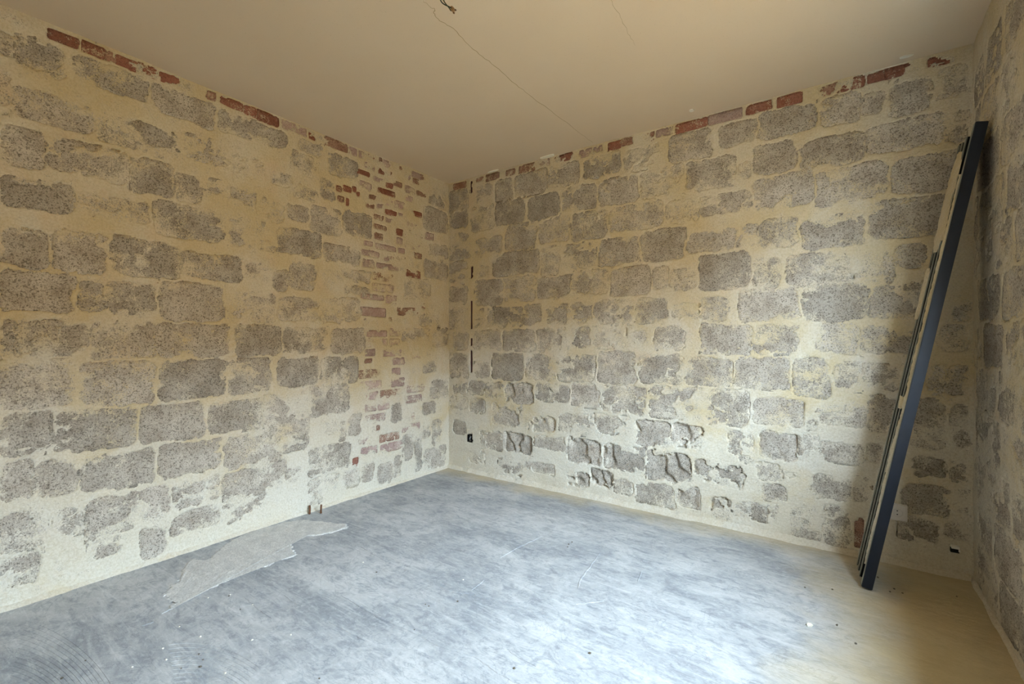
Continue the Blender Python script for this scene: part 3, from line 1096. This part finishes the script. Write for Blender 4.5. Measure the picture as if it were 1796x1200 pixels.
outl = [(115,740),(135,690),(190,655),(200,600),(250,545),(350,540),(430,465),(560,400),(700,360),(820,335),(950,345),(1060,355),(1085,375),(1000,402),(900,420),
        (770,440),(800,480),(810,520),(740,545),(620,590),(520,610),(440,660),(340,710),(210,770),(160,795),(165,768)]
pts = [on_floor(250 + x / 3, 800 + y / 3) for x, y in outl]
pts = [tuple(p) for p in spline(pts + [pts[0]], 14)[:-1]]
pts = [(x + 0.05 * (fbm(np.array([i * .23]), np.array([3.3]), 2, 4, .75)[0] - .5), y + 0.05 * (fbm(np.array([i * .23]), np.array([8.1]), 4, 4, .75)[0] - .5)) for i, (x, y) in enumerate(pts)]
bm = bmesh.new()
base = [bm.verts.new((x, y, fz(x, y) - 0.002)) for x, y in pts]
cxm, cym = sum(p[0] for p in pts) / len(pts), sum(p[1] for p in pts) / len(pts)
mm = len(pts)
inn = []
for i, (x, y) in enumerate(pts):
    a, b = pts[i - 1], pts[(i + 1) % mm]
    d = Vector((b[0] - a[0], b[1] - a[1]))
    d.normalize()
    nx, ny = -d.y, d.x
    inn.append((x + nx * 0.012, y + ny * 0.012))
area = sum(pts[i][0] * pts[(i + 1) % mm][1] - pts[(i + 1) % mm][0] * pts[i][1] for i in range(mm))
if area < 0:
    inn = [(2 * p[0] - q[0], 2 * p[1] - q[1]) for p, q in zip(pts, inn)]
topv = [bm.verts.new((x, y, fz(x, y) + 0.0035 + rnd.uniform(0, .0015))) for x, y in inn]
for i in range(mm):
    j = (i + 1) % mm
    bm.faces.new((base[i], base[j], topv[j], topv[i]))
f = bm.faces.new(topv)
bmesh.ops.triangulate(bm, faces=[f])
patch = bm_obj('plaster_spill', bm, M_PATCH)
tag(patch, 'ragged sheet of dried pale plaster spread on floor beside left wall', 'plaster')


def floor_pts(px, sc_, org):
    return [(p[0] + rnd.uniform(-.003, .003), p[1] + rnd.uniform(-.003, .003))
            for p in spline([on_floor(org[0] + x / sc_, org[1] + y / sc_) for x, y in px], 7)]


RIDGES = [
 ([(80,150),(200,215),(330,275),(480,345),(580,365),(720,400),(850,440),(1000,490),(1120,530),(1250,575)], (600, 900), .005),
 ([(0,370),(100,430),(170,470),(330,540),(450,600),(600,650),(720,730),(800,770)], (600, 900), .005),
 ([(820,330),(900,370),(1050,420),(1200,490),(1300,520),(1450,580),(1600,600),(1796,690)], (600, 900), .0045),
 ([(1160,180),(1080,290),(1060,340)], (600, 900), .006), ([(1050,410),(1180,395)], (600, 900), .005),
 ([(740,610),(800,650),(870,690)], (600, 900), .004), ([(710,200),(800,150),(900,105)], (600, 900), .004),
 ([(580,350),(640,300)], (600, 900), .004), ([(1350,260),(1330,310)], (600, 900), .005),
 ([(1280,110),(1350,160)], (0, 1000), .006), ([(1100,120),(1160,170),(1220,215)], (0, 1000), .005), ([(1480,230),(1560,270),(1640,315)], (0, 1000), .006),
 ([(640,250),(690,235)], (0, 1000), .005), ([(730,195),(790,165)], (0, 1000), .006)]
for px, org, wd in RIDGES:
    strip('trowel_ridge', floor_pts(px, 2.566, org), wd, M_FLOOR, floor, fz, 0.0018)

# fine notched-trowel arcs pressed into the screed near the camera
bm_n = 0
for (ccx, ccy, r0, a0, a1, cnt, stp) in ((-20, 1330, 150, -75, -20, 13, 5.2), (330, 1330, 120, -100, -52, 12, 4.6)):
    bm = bmesh.new()
    for i in range(cnt):
        rr = r0 + i * stp * 1.6
        prev = None
        for q in np.linspace(math.radians(a0), math.radians(a1), 22):
            x, y = on_floor(ccx + rr * math.cos(q), min(1290, ccy + rr * math.sin(q)))
            dv = Vector((math.cos(q), math.sin(q)))
            x2, y2 = on_floor(ccx + (rr + 1.6) * math.cos(q), min(1292, ccy + (rr + 1.6) * math.sin(q)))
            z = fz(x, y)
            row = [bm.verts.new((x, y, z - .0006)), bm.verts.new(((x + x2) / 2, (y + y2) / 2, z + .0012)), bm.verts.new((x2, y2, z - .0006))]
            if prev:
                for k in range(2):
                    bm.faces.new((prev[k], row[k], row[k + 1], prev[k + 1]))
            prev = row
    bm_obj('trowel_comb_mark', bm, M_FLOOR, floor, kind='stuff')

CR = [((250, 800), 3, [(455,735,0),(462,728,1),(580,780,1),(515,805,0),(195,895,0),(305,950,1),(577,968,0),(107,1013,1),(125,1072,1),(305,1110,2),(437,1143,1),(930,1170,0),(1160,560,1),(297,1043,0),(780,940,1),(203,1118,0),(318,1073,0),(345,745,1)]),
      ((1150, 750), 3, [(785,840,2),(930,852,2),(810,1040,3),(955,1035,2),(1052,1135,2),(1170,790,2),(1255,850,2),(1298,872,2)]),
      ((600, 900), 2.566, [(1020,140,2),(1035,130,2),(1015,152,0),(520,398,2),(775,697,2),(325,523,0),(1115,630,2),(95,222,1),(545,300,1),(155,265,2),(375,410,0),(390,418,0)]),
      ((0, 1000), 2.566, [(280,488,2),(595,437,1),(1135,315,1),(808,255,1),(385,408,0)]),
      ((1446, 800), 3, [(345,715,2),(410,722,2),(697,740,2),(65,888,2),(165,985,2),(280,637,2)])]
for org, s_, lst in CR:
    for x, y, c in lst:
        X, Y = on_floor(org[0] + x / s_, org[1] + y / s_)
        r = {0: .0034, 1: .0042, 2: .0045, 3: .012}[c] * rnd.uniform(.8, 1.25)
        bm = bmesh.new()
        bmesh.ops.create_icosphere(bm, subdivisions=1, radius=r)
        for v in bm.verts:
            v.co = Vector((v.co.x * rnd.uniform(.7, 1.3), v.co.y * rnd.uniform(.7, 1.3), v.co.z * rnd.uniform(.5, .8)))
        o = bm_obj({0: 'grit', 1: 'plaster_crumb', 2: 'grit', 3: 'plaster_chip'}[c], bm, {0: M_STONEBIT, 1: M_CHIP, 2: M_STONEBIT, 3: M_CHIP}[c])
        o.location = (X, Y, fz(X, Y) + r * 0.35)
        o.rotation_euler = (0, 0, rnd.uniform(0, 6))
        if c == 3:
            tag(o, 'largest pale plaster chip lying on floor in front of the plank', 'plaster chip')
        elif c == 1:
            tag(o, 'tiny pale plaster crumb lying on the grey floor', 'crumb', 'pale plaster crumbs on the floor')
        else:
            tag(o, 'tiny dark bit of grit lying on the grey floor', 'grit', 'dark grit on the floor')
